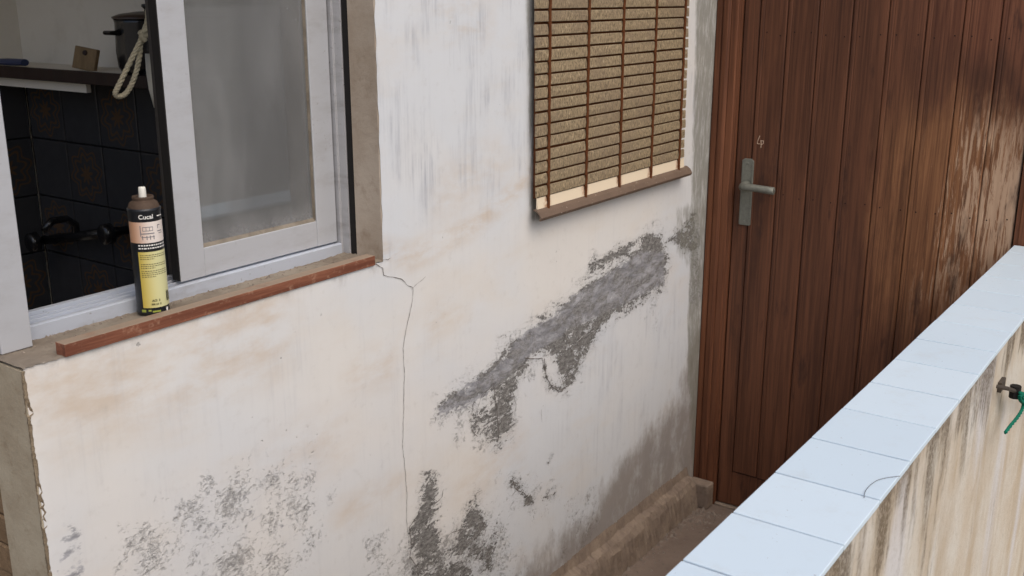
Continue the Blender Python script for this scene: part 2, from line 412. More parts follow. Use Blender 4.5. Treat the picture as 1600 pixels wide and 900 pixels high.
# metals, small things
def verdigris():
    k = Mat('tarnished_bronze', .55, .5, .35); p = k.pos()
    k.color(k.mix(k.noise(p, 90, 5, .65), lin(96, 95, 86), lin(142, 144, 134))); k.bump(k.noise(p, 240, 3), .3, .0006); return k.m
M_bronze = verdigris()
M_screw = Mat('pale_scratch', .8, .1, 0, lin(196, 172, 150)).m
M_nail = Mat('nail_head', .7, .3, .2, lin(40, 26, 20)).m
M_canblack = Mat('can_black_print', .35, .5, .1, lin(30, 32, 36)).m
M_canwhite = Mat('can_white_print', .4, .4, 0, lin(232, 230, 224)).m
def peach():
    k = Mat('can_picture_print', .35, .5)
    a = k.attr('across')
    k.color(k.mix(k.ramp(a, .05, .75), lin(196, 150, 118), lin(224, 214, 206))); return k.m
M_peach = peach()
def yellow():
    k = Mat('can_yellow_print', .35, .5)
    a = k.attr('across')
    k.color(k.mix(k.ramp(a, .05, .85), lin(196, 170, 58), lin(208, 206, 156))); return k.m
M_yellow = yellow()
M_olive = Mat('can_green_print', .4, .4, 0, lin(150, 158, 70)).m
M_ink = Mat('can_ink', .5, .3, 0, lin(92, 88, 60)).m
M_grey_ink = Mat('can_grey_ink', .5, .3, 0, lin(120, 118, 122)).m
def canrust():
    k = Mat('rusty_can_dome', .7, .3, .2); p = k.pos()
    k.color(k.mix(k.noise(p, 120, 5, .65), lin(58, 46, 38), lin(98, 80, 66))); return k.m
M_dome = canrust()
M_nozzle = Mat('white_plastic', .5, .4, 0, lin(220, 218, 208)).m
def rope(name, a, b):
    k = Mat(name, .9, .1); p = k.pos(); k.color(k.mix(k.noise(p, 260, 3), a, b)); k.bump(k.noise(k.map(p, (1, 1, 2)), 300, 2), .8, .001); return k.m
M_rope = rope('pale_cord', lin(186, 176, 150), lin(214, 206, 184))
M_green = rope('green_cord', lin(10, 84, 66), lin(34, 128, 104))
M_blue = Mat('blue_plastic', .45, .4, 0, lin(52, 62, 96)).m
M_black = Mat('black_enamel', .2, .6, 0, lin(26, 26, 28)).m
M_brownpot = Mat('brown_enamel', .35, .5, 0, lin(70, 52, 42)).m
M_hook = Mat('weathered_steel', .6, .5, .5, lin(84, 76, 68)).m
def ktile(name, floral):
    k = Mat(name, .18, .5); o = k.obj(); s = k.sep(o)
    base = k.mix(k.noise(k.pos(), 30, 4), lin(54, 54, 56), lin(64, 64, 66))
    if floral:
        yy = k.math('PINGPONG', s[1], .1); zz = k.math('PINGPONG', s[2], .1)
        r_ = k.math('SQRT', k.math('ADD', k.math('POWER', s[1], 2.0), k.math('POWER', s[2], 2.0)))
        an = k.math('ARCTAN2', s[2], s[1])
        pet = k.math('ADD', r_, k.math('MULTIPLY', k.math('SINE', k.math('MULTIPLY', an, 8.0)), .010))
        rings = k.math('ADD', k.math('MULTIPLY', k.math('MULTIPLY', k.ramp(pet, .050, .054), k.ramp(pet, .064, .060)), 1.0), k.math('ADD', k.ramp(pet, .028, .022), k.math('MULTIPLY', k.ramp(pet, .072, .075), k.ramp(pet, .082, .079)), True), True)
        base = k.mix(rings, base, lin(86, 67, 51))
    k.color(base); return k.m
M_ktile = ktile('dark_kitchen_tile', False); M_kflower = ktile('flowered_kitchen_tile', True)

# ================================================================== SETTING
def flat(name, a, b, z, m, nx=1, ny=1):
    mb = MB(); vs = []; fs = []
    for j in range(ny + 1):
        for i in range(nx + 1):
            vs.append((a[0] + (b[0] - a[0]) * i / nx, a[1] + (b[1] - a[1]) * j / ny, z))
    for j in range(ny):
        for i in range(nx):
            q = j * (nx + 1) + i; fs.append((q, q + 1, q + nx + 2, q + nx + 1))
    mb.add(vs, fs)
    return mb.build(name, m)
g = flat('ground', (-120, -120), (120, 120), -.06, M_ground); tag(g, kind='structure')
pv = box('passage_floor', (-3, .40, -.2), (3.3, 1.5, 0), M_floor); tag(pv, kind='structure')

YW = 1.40; XC = .760; XR = 1.535; XD = 3.085; ZS = 1.167
# ---------- house wall
wall = empty('house_wall', (1.9, 1.5, 0))
tag(wall, 'white limewashed house wall with grey flaked patches and a long crack', 'wall')
box('masonry', (XC, YW + .003, -.05), (1.56, 1.512, ZS - .004), M_render, wall)                 # under the window
box('masonry', (1.56, YW + .003, -.05), (3.30, 1.60, 2.9), M_render, wall)                      # right of it
box('masonry', (XC, YW + .003, 2.15), (1.56, 1.60, 2.9), M_render, wall)                        # above it
box('masonry', (.80, 1.5125, -.05), (1.56, 1.60, 1.15), M_render, wall)
box('masonry', (.765, 1.565, 1.152), (.80, 1.60, 2.15), M_render, wall)
brick0 = None
for i in range(22):
    a = MB().box((.7665, 1.516, .0), (.80, 1.70, .050)) if i == 0 else None
    if i == 0: brick0 = a.build('brick', M_brick, wall, .003)
    else: copy_part(brick0, wall, (random.uniform(-.002, .002), 0, i * .0525))
# the limewashed face: one grid sheet with painted masks
DX = .0068
nx = int((3.0852 - XC) / DX); nz = int((1.76 - 0) / DX)
xs = XC + (3.0852 - XC) * np.arange(nx + 1) / nx
zs = np.linspace(0, ZS, int(ZS / DX) + 1)
zs = np.concatenate([zs, np.arange(ZS + DX, 2.9, DX * 1.2)])
nz = len(zs) - 1
GX, GZ = np.meshgrid(xs, zs)
EX = GX.copy(); EZ = GZ.copy()
EX[:, 0] += .0025 + .0022 * np.clip(np.interp(zs, np.linspace(0, 2.9, 260), rng.normal(0, 1, 260)), -.6, 2)
EX[:, 1] += .002
ir = int(np.argmin(np.abs(xs - XR))); iz = int(np.argmin(np.abs(zs - ZS)))
for j in range(nx + 1):
    if j <= ir: EZ[iz, j] += float(rng.normal(0, .0008))
EX[iz:, ir] = XR + np.interp(zs[iz:], np.linspace(1, 2.9, 80), rng.normal(0, .0012, 80))
EY = np.full_like(GX, YW) + .0012 * np.sin(GX * 5.1 + 1.3) * np.sin(GZ * 4.3) 
top = np.exp(-np.abs(GZ - ZS) / .010) * (GX < XR + .02) * .0012
EY += top                                                       # worn, rounded arris under the sill
EY += np.exp(-(GX - XC) / .006) * .0015
def uw(pts): return np.array([[onY(u, v, YW).x, onY(u, v, YW).z] for u, v in pts])
def sdf(pts, closed=True):
    p = uw(pts); d = np.full(GX.shape, 1e9); inside = np.zeros(GX.shape, bool); n = len(p)
    for i in range(n if closed else n - 1):
        a, b = p[i], p[(i + 1) % n]; ex, ez = b - a
        wx, wz = GX - a[0], GZ - a[1]
        t = np.clip((wx * ex + wz * ez) / (ex * ex + ez * ez + 1e-12), 0, 1)
        d = np.minimum(d, np.hypot(wx - ex * t, wz - ez * t))
        if closed:
            cnd = ((a[1] > GZ) != (b[1] > GZ))
            xi = a[0] + (GZ - a[1]) * ex / (ez if abs(ez) > 1e-9 else 1e-9)
            inside ^= cnd & (GX < xi)
    return np.where(inside, d, -d) if closed else -d
def soft(pts, w, closed=True, grow=0.0):                         # 1 inside, falling to 0 over w metres outside
    return np.clip((sdf(pts, closed) + grow + w) / w, 0, 1)
peel = np.full(GX.shape, -9.0)
def add_peel(pts, w=.028, amp=1.0, cap=1.4, closed=True, grow=0.0):
    global peel
    peel = np.maximum(peel, np.clip((sdf(pts, closed) + grow) / w * amp, -4, cap))
A = [(686,640),(720,612),(760,585),(790,548),(830,520),(868,488),(905,462),(935,445),(972,420),(1000,398),(1022,372),(1040,385),(1043,415),(1036,445),(1010,462),(985,478),(958,490),(938,512),(925,535),(905,570),(893,598),(884,612),(880,590),(868,560),(845,548),(828,556),(812,585),(803,605),(800,640),(795,668),(780,688),(762,672),(745,664),(752,640),(775,622),(772,606),(745,614),(715,632)]
add_peel(A, .026, 1.0, .6)
add_peel([(905,447),(940,432),(985,402),(1000,378),(1020,360),(1040,378),(1040,440),(1010,462),(960,488),(930,505)], .03, 1.0, 1.1)
add_peel([(925,415),(950,405),(1000,378)], .022, 1.0, 1.0, False, .010)
add_peel([(850,566),(856,598),(874,610),(898,592)], .012, 1.0, .8, False, .006)
add_peel([(738,640),(745,668),(772,672)], .02, 1, .6, False, .008)
add_peel([(778,606),(784,640),(780,684)], .018, 1, .9, False, .010)
B = [(668,742),(682,752),(676,785),(684,805),(668,822),(690,842),(684,864),(660,872),(642,862),(640,828),(652,805),(660,775)]
add_peel(B, .018, 1.0, .9)
add_peel([(742,782),(752,800),(760,822),(744,850),(722,868),(706,872),(712,845),(728,812)], .024, .9, .6)
add_peel([(640,880),(690,876),(740,862),(770,842),(764,880),(730,900),(700,930),(640,930)], .03, .8, .3)
add_peel([(800,748),(812,766),(832,786)], .014, 1, .7, False, .006)
add_peel([(850,776),(866,770)], .012, 1, .9, False, .005)
add_peel([(1044,372),(1066,362),(1084,340),(1086,400),(1066,384)], .02, 1, .9)
add_peel([(862,714),(858,722)], .01, 1, .9, False, .003)
speck = np.zeros(GX.shape)
def add_speck(pts, w, amp, closed=True):
    global speck
    speck = np.maximum(speck, amp * soft(pts, w, closed))
add_speck([(300,790),(380,755),(470,735),(490,790),(470,830),(380,800),(330,820),(240,850),(215,845)], .09, .44)
add_speck([(330,870),(380,850),(440,830),(480,850),(450,930),(330,930)], .10, .44)
add_speck([(215,850),(260,830),(262,870),(225,890)], .05, .46)
add_speck([(320,790),(370,770),(380,800),(330,812)], .05, .5)
add_speck([(700,660),(760,620),(800,640),(800,690),(720,690)], .07, .32)
add_speck([(640,860),(770,840),(800,880),(780,950),(640,950)], .10, .48)
add_speck([(780,750),(870,770),(860,800),(800,800)], .06, .38)
add_speck([(890,790),(930,770),(930,850),(880,870)], .06, .34)
add_speck([(900,480),(930,470),(925,545),(905,600),(890,560)], .06, .32)
add_speck([(1010,465),(1030,470),(1026,510),(1014,510)], .04, .34)
add_speck([(580,840),(612,840),(606,900),(585,900)], .04, .42)
add_speck([(1075,360),(1092,350),(1092,480),(1080,470)], .03, .5)
add_speck([(800,540),(830,510),(850,560),(800,600)], .06, .4)
film = np.full(GX.shape, -1.0)
def add_film(pts, w, amp):
    global film
    film = np.maximum(film, -1 + (1 + amp) * soft(pts, w))
add_film([(690,640),(800,560),(905,462),(1000,400),(1035,400),(1035,440),(950,480),(860,520),(800,575),(740,625)], .05, .45)
add_film([(800,545),(830,520),(870,500),(880,520),(840,540),(810,560)], .03, .8)
add_film([(98,836),(112,820),(124,850),(122,930),(98,930)], .04, .05)
add_film([(60,800),(200,880),(200,930),(70,930)], .15, -.35)
add_film([(300,790),(380,765),(470,745),(485,850),(440,930),(330,930),(330,850),(240,860)], .10, -.18)
add_film([(890,790),(940,760),(940,850),(870,880)], .10, -.25)
add_film([(640,850),(780,840),(860,880),(780,950),(640,950)], .12, -.2)
damp = np.full(GX.shape, -1.2)
def add_damp(pts, w, amp):
    global damp
    damp = np.maximum(damp, -1.2 + (1.2 + amp) * soft(pts, w))
add_damp([(830,905),(880,865),(925,835),(950,795),(975,752),(1000,712),(1040,668),(1070,640),(1100,640),(1100,800),(950,1000),(830,1000)], .17, .75)
add_damp([(1068,600),(1092,520),(1096,660),(1068,660)], .08, .5)
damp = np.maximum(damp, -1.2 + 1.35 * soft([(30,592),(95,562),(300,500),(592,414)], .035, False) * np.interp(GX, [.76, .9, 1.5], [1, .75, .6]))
grime_dark = np.full(GX.shape, -1.0)  # grime by the door frame, plus the blind's painted shadow
def add_grime_shade(pts, w, amp):
    global grime_dark
    grime_dark = np.maximum(grime_dark, -1 + (1 + amp) * soft(pts, w))
add_grime_shade([(1093,-60),(1124,-60),(1110,330),(1100,560),(1086,740),(1076,560),(1083,330)], .05, .75)
add_grime_shade([(824,-60),(838,-60),(842,340),(832,340)], .03, .55)  # blind's shadow along its left edge, painted into the wall colour
add_grime_shade([(1060,330),(1090,320),(1085,420),(1060,390)], .05, .4)
stain = np.zeros(GX.shape)
def add_stain(pts, w, amp, closed=True):
    global stain
    stain = np.maximum(stain, amp * soft(pts, w, closed))
add_stain([(598,395),(640,402),(690,380),(740,352),(790,312),(830,275)], .045, 1.0, False)
add_stain([(50,590),(200,545),(330,520),(420,480),(420,540),(300,590),(120,640)], .10, .8)
add_stain([(180,640),(330,600)], .06, .7, False)
add_stain([(700,30),(750,35)], .07, .8, False)
add_stain([(560,580),(600,575)], .07, .7, False)
add_stain([(540,800),(620,760)], .06, .6, False)
add_stain([(680,500),(720,480)], .06, .6, False)
add_stain([(730,760),(800,700)], .09, .55, False)
add_stain([(770,260),(700,300)], .10, .55, False)
add_stain([(450,700),(520,690)], .10, .5, False)
streak = np.clip(soft([(598,-120),(830,-120),(832,240),(760,300),(600,320)], .20) * 1.0, 0, 1)
streak = np.maximum(streak, .22 * soft([(100,700),(500,560),(620,600),(600,930),(100,930)], .3))
streak = np.maximum(streak, .6 * soft([(900,600),(1060,500),(1060,650),(950,760)], .2))
streak = np.maximum(streak, .9 * soft([(1090,-120),(1120,-120),(1100,300),(1080,330)], .1))
cool = .75 * soft([(900,560),(1070,420),(1070,650),(960,760),(860,880),(780,900),(820,760)], .25)
cool = np.maximum(cool, .7 * soft([(598,-200),(840,-200),(830,250),(600,330)], .2))
V = np.stack([EX, EY, EZ], -1).reshape(-1, 3)
idx = np.arange(V.shape[0]).reshape(GX.shape)
q = np.stack([idx[:-1, :-1], idx[:-1, 1:], idx[1:, 1:], idx[1:, :-1]], -1)
keep = np.ones(q.shape[:2], bool); keep[iz:, :ir] = False
lint = zs[:-1] > 2.15; keep[np.ix_(lint, np.arange(ir))] = True
q = q[keep]
me = bpy.data.meshes.new('plaster_face')
me.vertices.add(len(V)); me.vertices.foreach_set('co', V.ravel())
me.loops.add(q.size); me.loops.foreach_set('vertex_index', q.ravel().astype(np.int32))
me.polygons.add(len(q)); me.polygons.foreach_set('loop_start', np.arange(0, q.size, 4, dtype=np.int32))
me.update(calc_edges=True)
for nm, arr in (('peel', peel), ('speck', speck), ('film', film), ('damp', damp), ('grime_dark', grime_dark), ('stain', stain), ('streak', streak), ('cool', cool)):
    at = me.attributes.new(nm, 'FLOAT', 'POINT'); at.data.foreach_set('value', arr.ravel().astype(np.float32))
link('plaster_face', me, wall, M_wall, True)
# crumbled arris at the free corner
vs = []; fs = []; n = 230; chip = 0
for i in range(n + 1):
    z = (ZS - .004) * i / n; chip = .006 * random.random() if random.random() < .06 else chip * .55
    e = random.uniform(0, .0012) + chip
    vs += [(XC - .0008, YW + .004 + random.uniform(0, .003), z), (XC - .0008 + random.uniform(-.001, .001), YW + .002 + e, z), (XC + .002 + e, YW + .0012 + random.uniform(-.0006, .0006), z), (XC + .003 + 1.8 * e, YW + .0022, z)]
for i in range(n):
    for j in range(3): a = 4 * i + j; fs.append((a, a + 1, a + 5, a + 4))
MB().add(vs, fs).build('crumbled_arris', M_arris, wall)
# cracks: thin irregular slits a hair proud of the face
def crack(pts, w0, w1, name='crack'):
    P2 = uw(pts); out = []
    for i in range(len(P2) - 1):
        L = np.hypot(*(P2[i + 1] - P2[i])); k = max(1, int(L / .006))
        for j in range(k): out.append(P2[i] + (P2[i + 1] - P2[i]) * j / k)
    out.append(P2[-1]); out = np.array(out); n = len(out)
    jit = np.cumsum(rng.normal(0, .0007, (n, 2)), 0); jit -= np.linspace(0, 1, n)[:, None] * jit[-1]
    out = out + jit * .8
    vs = []; fs = []
    for i in range(n):
        t = out[min(i + 1, n - 1)] - out[max(i - 1, 0)]; t /= np.hypot(*t) + 1e-9
        nn = np.array([-t[1], t[0]]); w = .6 * (w0 + (w1 - w0) * i / n) * random.uniform(.45, 1.3)
        a, b = out[i] + nn * w / 2, out[i] - nn * w / 2
        y = YW - .0016
        vs += [(a[0], y, a[1]), (b[0], y, b[1])]
    for i in range(n - 1): fs.append((2*i, 2*i + 1, 2*i + 3, 2*i + 2))
    return MB().add(vs, fs).build(name, M_crack, wall)
crack([(586,412),(597,419),(598,431),(612,434),(626,437),(636,448),(643,451),(643,470),(636,508),(630,545),(632,580),(631,640),(629,690),(633,730),(635,770),(634,810),(638,850)], .0022, .0014)
crack([(643,451),(652,442),(664,432)], .0014, .0006)
crack([(770,598),(776,640),(779,684)], .004, .002)
crack([(898,500),(905,540),(902,560)], .003, .002)
crack([(820,560),(846,560),(850,580)], .004, .002)
for pts, w in (([(770,600),(752,618),(744,642),(748,664)], .003), ([(779,640),(796,622),(800,606)], .003), ([(850,560),(852,586),(862,604),(875,612)], .004), ([(862,604),(856,612)], .002), ([(875,612),(890,600),(898,590)], .003),
        ([(735,660),(738,676),(746,682)], .003), ([(800,612),(806,632),(803,650)], .002), ([(880,520),(892,548),(897,566)], .003), ([(905,470),(890,492),(872,512)], .002), ([(655,800),(640,822),(642,850),(638,880)], .004), ([(676,790),(690,776),(692,764)], .003),
        ([(740,784),(744,770),(752,766)], .002), ([(722,826),(704,832),(696,842)], .003), ([(752,806),(758,830),(752,852)], .003), ([(800,748),(806,764),(818,770),(832,786)], .004), ([(640,870),(652,888),(650,910)], .003), ([(945,490),(930,516),(916,542)], .0025)):
    crack(pts, w, w * .5)
crack([(845,640),(846,660)], .0016, .0008)
# base ledge along the foot of the wall
mb = MB(); vs = []; fs = []; n = 260
prof = [(1.402, .150), (1.392, .112), (1.374, .100), (1.364, .080), (1.358, .040), (1.350, -.01), (1.402, -.01)]
for i in range(n + 1):
    x = 1.2 + (3.02 - 1.2) * i / n
    for j, (y, z) in enumerate(prof):
        a = .0016 if 0 < j < 6 else 0; w_ = .003 * math.sin(x * 31 + j) * math.sin(x * 13.7 + 2 * j) if 0 < j < 6 else 0
        vs.append((x, y + random.gauss(0, a) + w_, z + random.gauss(0, a * .8) + w_ * .5))
m_ = len(prof)
for i in range(n):
    for j in range(m_ - 1):
        a = i * m_ + j; fs.append((a, a + 1, a + m_ + 1, a + m_))
fs.append(tuple(range(m_))); fs.append(tuple(n * m_ + k for k in range(m_)))
mb.add(vs, fs).build('base_ledge', M_ledge, wall)
# sill: dusty mortar bed, uneven
vs = []; fs = []; sx, sy = 120, 16
for j in range(sy + 1):
    for i in range(sx + 1):
        x = XC + .001 + (XR - XC + .02) * i / sx; y = YW - .0006 + (.125) * j / sy
        z = ZS + .001 + random.gauss(0, .0006) - (.0004 if j == 0 else 0) + (.004 * math.exp(-(XR - x) / .03) if x < XR else .004) * (.3 + random.random())
        vs.append((x, y, z))
for j in range(sy):
    for i in range(sx):
        k = j * (sx + 1) + i; fs.append((k, k + 1, k + sx + 2, k + sx + 1))
MB().add(vs, fs).build('sill_bed', M_sill, wall, smooth=True)
MB().box((XR, YW + .001, ZS), (1.5598, 1.474, 2.15)).build('window_reveal', M_reveal, wall, .002)
# loose mortar crumbs on the sill
mb = MB()
for i in range(150):
    x = random.uniform(XC + .02, XR - .01); y = random.choice([random.uniform(1.43, 1.505), random.gauss(1.50, .006)])
    if x > 1.40 and random.random() < .5: x = random.uniform(1.44, 1.53); y = random.uniform(1.43, 1.50)
    if abs(x - 1.045) < .04 and abs(y - 1.475) < .045: continue
    s = random.uniform(.0008, .0026)
    mb.add([(x - s, y, ZS + .0015), (x + s, y - s, ZS + .0015), (x, y + s, ZS + .0015), (x, y, ZS + .0015 + 1.3 * s)], [(0, 1, 3), (1, 2, 3), (2, 0, 3)])
o = mb.build('mortar_crumbs', M_stone); tag(o, 'loose mortar crumbs and dust scattered on the window sill', 'debris', kind='stuff')
# grit at the foot of the door frame
mb = MB()
for i in range(520):
    if i < 220: x = random.gauss(2.97, .05); y = random.gauss(1.30, .045)
    else: x = random.uniform(1.9, 3.0); y = 1.355 - abs(random.gauss(0, .03))
    if y > 1.36 or x > 3.04: continue
    s = random.uniform(.0015, .005) if random.random() < .9 else random.uniform(.006, .010)
    a = random.uniform(0, 6.28); cx, sx_ = math.cos(a) * s, math.sin(a) * s
    mb.add([(x - cx, y - sx_, 0), (x + sx_, y - cx, 0), (x + cx, y + sx_, 0), (x - sx_, y + cx, 0), (x + random.uniform(-.4, .4) * s, y, s * random.uniform(.6, 1.3))], [(0, 1, 4), (1, 2, 4), (2, 3, 4), (3, 0, 4)])
o = mb.build('floor_grit', M_stone); tag(o, 'grit and crumbled mortar on the passage floor by the door', 'debris', kind='stuff')

# ---------- end wall that holds the door
ew = empty('end_wall', (3.2, .2, 0)); tag(ew, 'plastered wall around the wooden door at the end of the passage', 'wall')
box('pier', (3.10, -.10, -.05), (3.30, .412, 2.9), M_render, ew)
box('lintel', (3.10, .412, 2.13), (3.30, 1.402, 2.9), M_render, ew)

# ---------- parapet with white tiles
par = empty('parapet_wall', (1.7, .41, 0)); tag(par, 'low parapet wall capped with white glazed tiles, stained beige face', 'parapet')
box('body', (-.6, .3445, -.06), (3.055, .4785, 1.018), M_stuc, par, .002)
box('mortar_bed', (-.6, .3405, 1.0182), (3.055, .4815, 1.0275), M_grout, par)
t0 = None
for k in range(-9, 14):
    x0 = 1.0455 + .1482 * k
    if t0 is None:
        t0 = MB().box((x0 + .0016, .336, 1.0215), (x0 + .1466, .485, 1.0305)).build('tile', M_tile, par, .0012, 2); xa = x0
        rest = Vector(t0.location)
        # tiles share one mesh, centred so each can sit a little askew
        ctr = Vector((x0 + .0741, .4105, 1.026))
        for v in t0.data.vertices: v.co -= ctr
        t0.location = ctr
        tt = t0
    else:
        tt = t0.copy(); col.objects.link(tt); tt.parent = par; tt.matrix_parent_inverse = t0.matrix_parent_inverse.copy()
        tt.location = ctr + Vector((x0 - xa, random.uniform(-.0004, .0004), random.uniform(-.0003, .0003)))
        tt.rotation_euler = (random.uniform(-.002, .002), random.uniform(-.001, .001), random.uniform(-.002, .002))
        if k == 13: tt.scale.x = .62; tt.location.x -= .028
# hair-fine thread lying on a tile
pts = [onZ(u, v, 1.0318) for u, v in [(1350,778),(1352,768),(1360,758),(1372,750),(1388,746),(1406,744)]]
o = MB().cord(pts, .0004, 5).build('thread', Mat('dark_thread', .9, .1, 0, lin(90, 90, 96)).m); tag(o, 'thin dark curved thread lying on a white parapet tile', 'thread')
# clothes-line bracket with green cord on the parapet's outer face
hk = empty('line_bracket', (2.2, .34, .88)); tag(hk, 'small rusty steel bracket fixed to the stained parapet face', 'bracket')
A_ = onY(1574, 607, .318); B_ = onY(1600, 616, .312)
box('wall_plate', (A_.x + .05, .336, A_.z - .03), (A_.x + .09, .3443, A_.z - .008), M_hook, hk, .001)
MB().tube([A_ + Vector((0, .02, 0)), A_, A_.lerp(B_, .4), B_, B_ + (B_ - A_) * 1.5], .0042, 8).build('arm', M_hook, hk)
MB().tube([A_.lerp(B_, .45) + Vector((0, 0, .012)), A_.lerp(B_, .45) + Vector((0, 0, -.014))], .011, 8).build('clamp', M_rubber, hk)
gp = [onY(u, v, .306) for u, v in [(1640,606),(1612,612),(1598,618),(1599,630),(1597,640),(1590,652),(1580,664),(1571,676)]]
mb = MB().cord(gp, .0034, 8, 10, .6)
kn = [onY(u, v, .304) for u, v in [(1594,614),(1602,618),(1604,626),(1597,628),(1593,620),(1600,615)]]
mb.cord(kn, .0038, 8)
o = mb.build('green_cord', M_green, smooth=True); tag(o, 'green knotted cord hanging from the parapet bracket', 'cord')

# ---------- sliding window
win = empty('sliding_window', (1.15, 1.53, ZS)); tag(win, 'aluminium sliding window with one open half and a dusty pane', 'window')
fr_ = MB().prism([(.775, 1.480), (.825, 1.480), (.825, 1.500), (.833, 1.500), (.833, 1.565), (.775, 1.565)], 2, ZS + .002, 2.15)
fr_.build('frame_post', M_alu, win, .001)
box('gasket', (.8255, 1.486, ZS + .004), (.8275, 1.4995, 2.14), M_rubber, win)
MB().prism([(1.5355, 1.492), (1.56, 1.492), (1.56, 1.60), (1.531, 1.60), (1.531, 1.512), (1.5355, 1.512)], 2, ZS + .002, 2.15).build('frame_post', M_aludark, win, .0008)
box('gasket', (1.5385, 1.475, ZS + .002), (1.5595, 1.4915, 2.15), M_rubber, win)
# bottom track: lip, channel, two rails
trk = MB().prism([(1.510, ZS), (1.510, 1.190), (1.514, 1.192), (1.520, 1.192), (1.520, 1.184), (1.533, 1.184), (1.533, 1.193), (1.536, 1.193), (1.536, 1.184), (1.547, 1.184), (1.547, 1.194), (1.550, 1.194), (1.550, 1.185), (1.562, 1.185), (1.562, 1.197), (1.575, 1.197), (1.575, ZS)], 0, .8335, 1.5305)
trk.build('bottom_track', M_track, win, .0004)
box('head_track', (.8335, 1.505, 2.10), (1.5305, 1.59, 2.149), M_alu, win)
def sash(name, x0, x1, y0, y1, z0, z1, sw, rh, mat, gl):
    s = empty('sash', ((x0 + x1) / 2, y0, z0)); s.parent = win
    s.matrix_parent_inverse = Matrix.Translation(win.location).inverted()
    box('stile', (x0, y0, z0), (x0 + sw, y1, z1), mat, s, .0012, 2)
    box('stile', (x1 - sw, y0, z0), (x1, y1, z1), mat, s, .0012, 2)
    box('rail', (x0 + sw + .0004, y0 + .0006, z0), (x1 - sw - .0004, y1 - .0006, z0 + rh), mat, s, .0012, 2)
    box('rail', (x0 + sw + .0004, y0 + .0006, z1 - rh), (x1 - sw - .0004, y1 - .0006, z1), mat, s, .0012, 2)
    ym = (y0 + y1) / 2
    box('glass_pane', (x0 + sw - .004, ym, z0 + rh - .004), (x1 - sw + .004, ym + .004, z1 - rh + .004), M_glass, s)
    if gl:
        box('dark_side_strip', (x0 - .0022, y0 + .001, z0 + .002), (x0 - .0002, y1, z1 - .002), M_rubber, s)  # black strip added over the front stile's left side to darken it
        MB().prism([(y0 + .003, z0 + rh), (ym - .0005, z0 + rh), (ym - .0005, z0 + rh + .006)], 0, x0 + sw + .001, x1 - sw - .001).build('glazing_bead', M_putty, s)
        MB().prism([(x1 - sw - .0002, y0 + .003), (x1 - sw - .0002, ym - .0005), (x1 - sw - .002, ym - .0005)], 2, z0 + rh + .002, z1 - rh).build('glazing_bead', M_putty, s)
    return s
sash('front', 1.135, 1.5285, 1.5205, 1.541, 1.1945, 2.105, .055, .052, M_alu, True)
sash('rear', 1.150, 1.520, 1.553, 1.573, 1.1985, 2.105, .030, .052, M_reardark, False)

# red-brown batten on the sill edge
bt = box('wooden_batten', (.826, YW - .0045, ZS + .0005), (1.506, YW + .020, ZS + .0205), M_bar, None, .001, 2)
for v in bt.data.vertices:
    if v.co.x > 1.2: v.co.z -= .001
tag(bt, 'red-brown wooden batten lying along the front edge of the window sill', 'batten')

# ---------- spray can
CX, CY, CR = 1.045, 1.4815, .0264
can = empty('spray_can', (CX, CY, ZS + .003)); tag(can, 'yellow and black insecticide spray can standing on the window sill', 'spray can')
CZ = ZS + .003
to = Vector((-CX, -CY, 0)).normalized(); rt = Vector((RIGHT.x, RIGHT.y, 0)).normalized()
rt = (rt - to * rt.dot(to)).normalized()
def cpt(phi, z, r_=CR): return Vector((CX, CY, CZ + z)) + (to * math.cos(phi) + rt * math.sin(phi)) * r_
MB().lathe([(0, .002), (.019, .002), (.024, 0), (CR, .002), (CR + .0006, .004), (CR, .007), (CR - .0002, .010), (CR - .0002, .174), (CR + .0007, .1765), (CR + .0007, .1795), (CR - .001, .181)], (CX, CY, CZ)).build('body', M_canblack, can, smooth=True)
MB().lathe([(CR - .001, .181), (CR - .002, .1835), (.0225, .1885), (.0178, .192), (.0168, .1925), (.0172, .1945), (.0178, .197), (.0170, .199), (.0148, .199), (.0140, .195), (.0100, .194), (0, .194)], (CX, CY, CZ)).build('dome', M_dome, can, smooth=True)
MB().lathe([(.0062, .193), (.0062, .2035), (.0059, .2115), (.0052, .2138), (0, .2140)], (CX, CY, CZ), 24).build('nozzle', M_nozzle, can, smooth=True)
def patch(name, p0, p1, z0, z1, m, dr, parent=can, n=28):
    vs = []; fs = []; ac = []
    for i in range(n + 1):
        p = p0 + (p1 - p0) * i / n
        for z in (z0, z1): vs.append(cpt(p, z, CR + dr)); ac.append(max(0, min(1, (math.sin(p) * .5 + .5) if abs(p) < 1.57 else (1 if p > 0 else 0))))
    for i in range(n): fs.append((2*i, 2*i + 2, 2*i + 3, 2*i + 1))
    me = MB().add(vs, fs).mesh(name)
    at = me.attributes.new('across', 'FLOAT', 'POINT'); at.data.foreach_set('value', np.array(ac, np.float32))
    return link(name, me, parent, m, True)
lab = patch('label_picture', -1.25, 2.6, .1245, .1595, M_peach, .0003)
yl = patch('label_yellow', -.62, 2.2, .0135, .1095, M_yellow, .0003)
def strips(rows, m, name, parent):
    mb = MB()
    for p0, p1, z0, z1 in rows:
        k = max(2, int((p1 - p0) / .08)); vs = []; fs = []
        for i in range(k + 1):
            p = p0 + (p1 - p0) * i / k
            for z in (z0, z1): vs.append(cpt(p, z, CR + .0006))
        for i in range(k): fs.append((2*i, 2*i + 2, 2*i + 3, 2*i + 1))
        mb.add(vs, fs)
    return mb.build(name, m, parent)
rows = []
for zc, nl in ((.1035, 3), (.088, 3), (.0765, 4)):
    for j in range(nl):
        p = -.5
        end = 1.25 - (.9 if j == nl - 1 else 0)
        while p < end:
            w = random.uniform(.05, .16); rows.append((p, min(p + w, end), zc - j * .0033, zc - j * .0033 + .0012)); p += w + .04
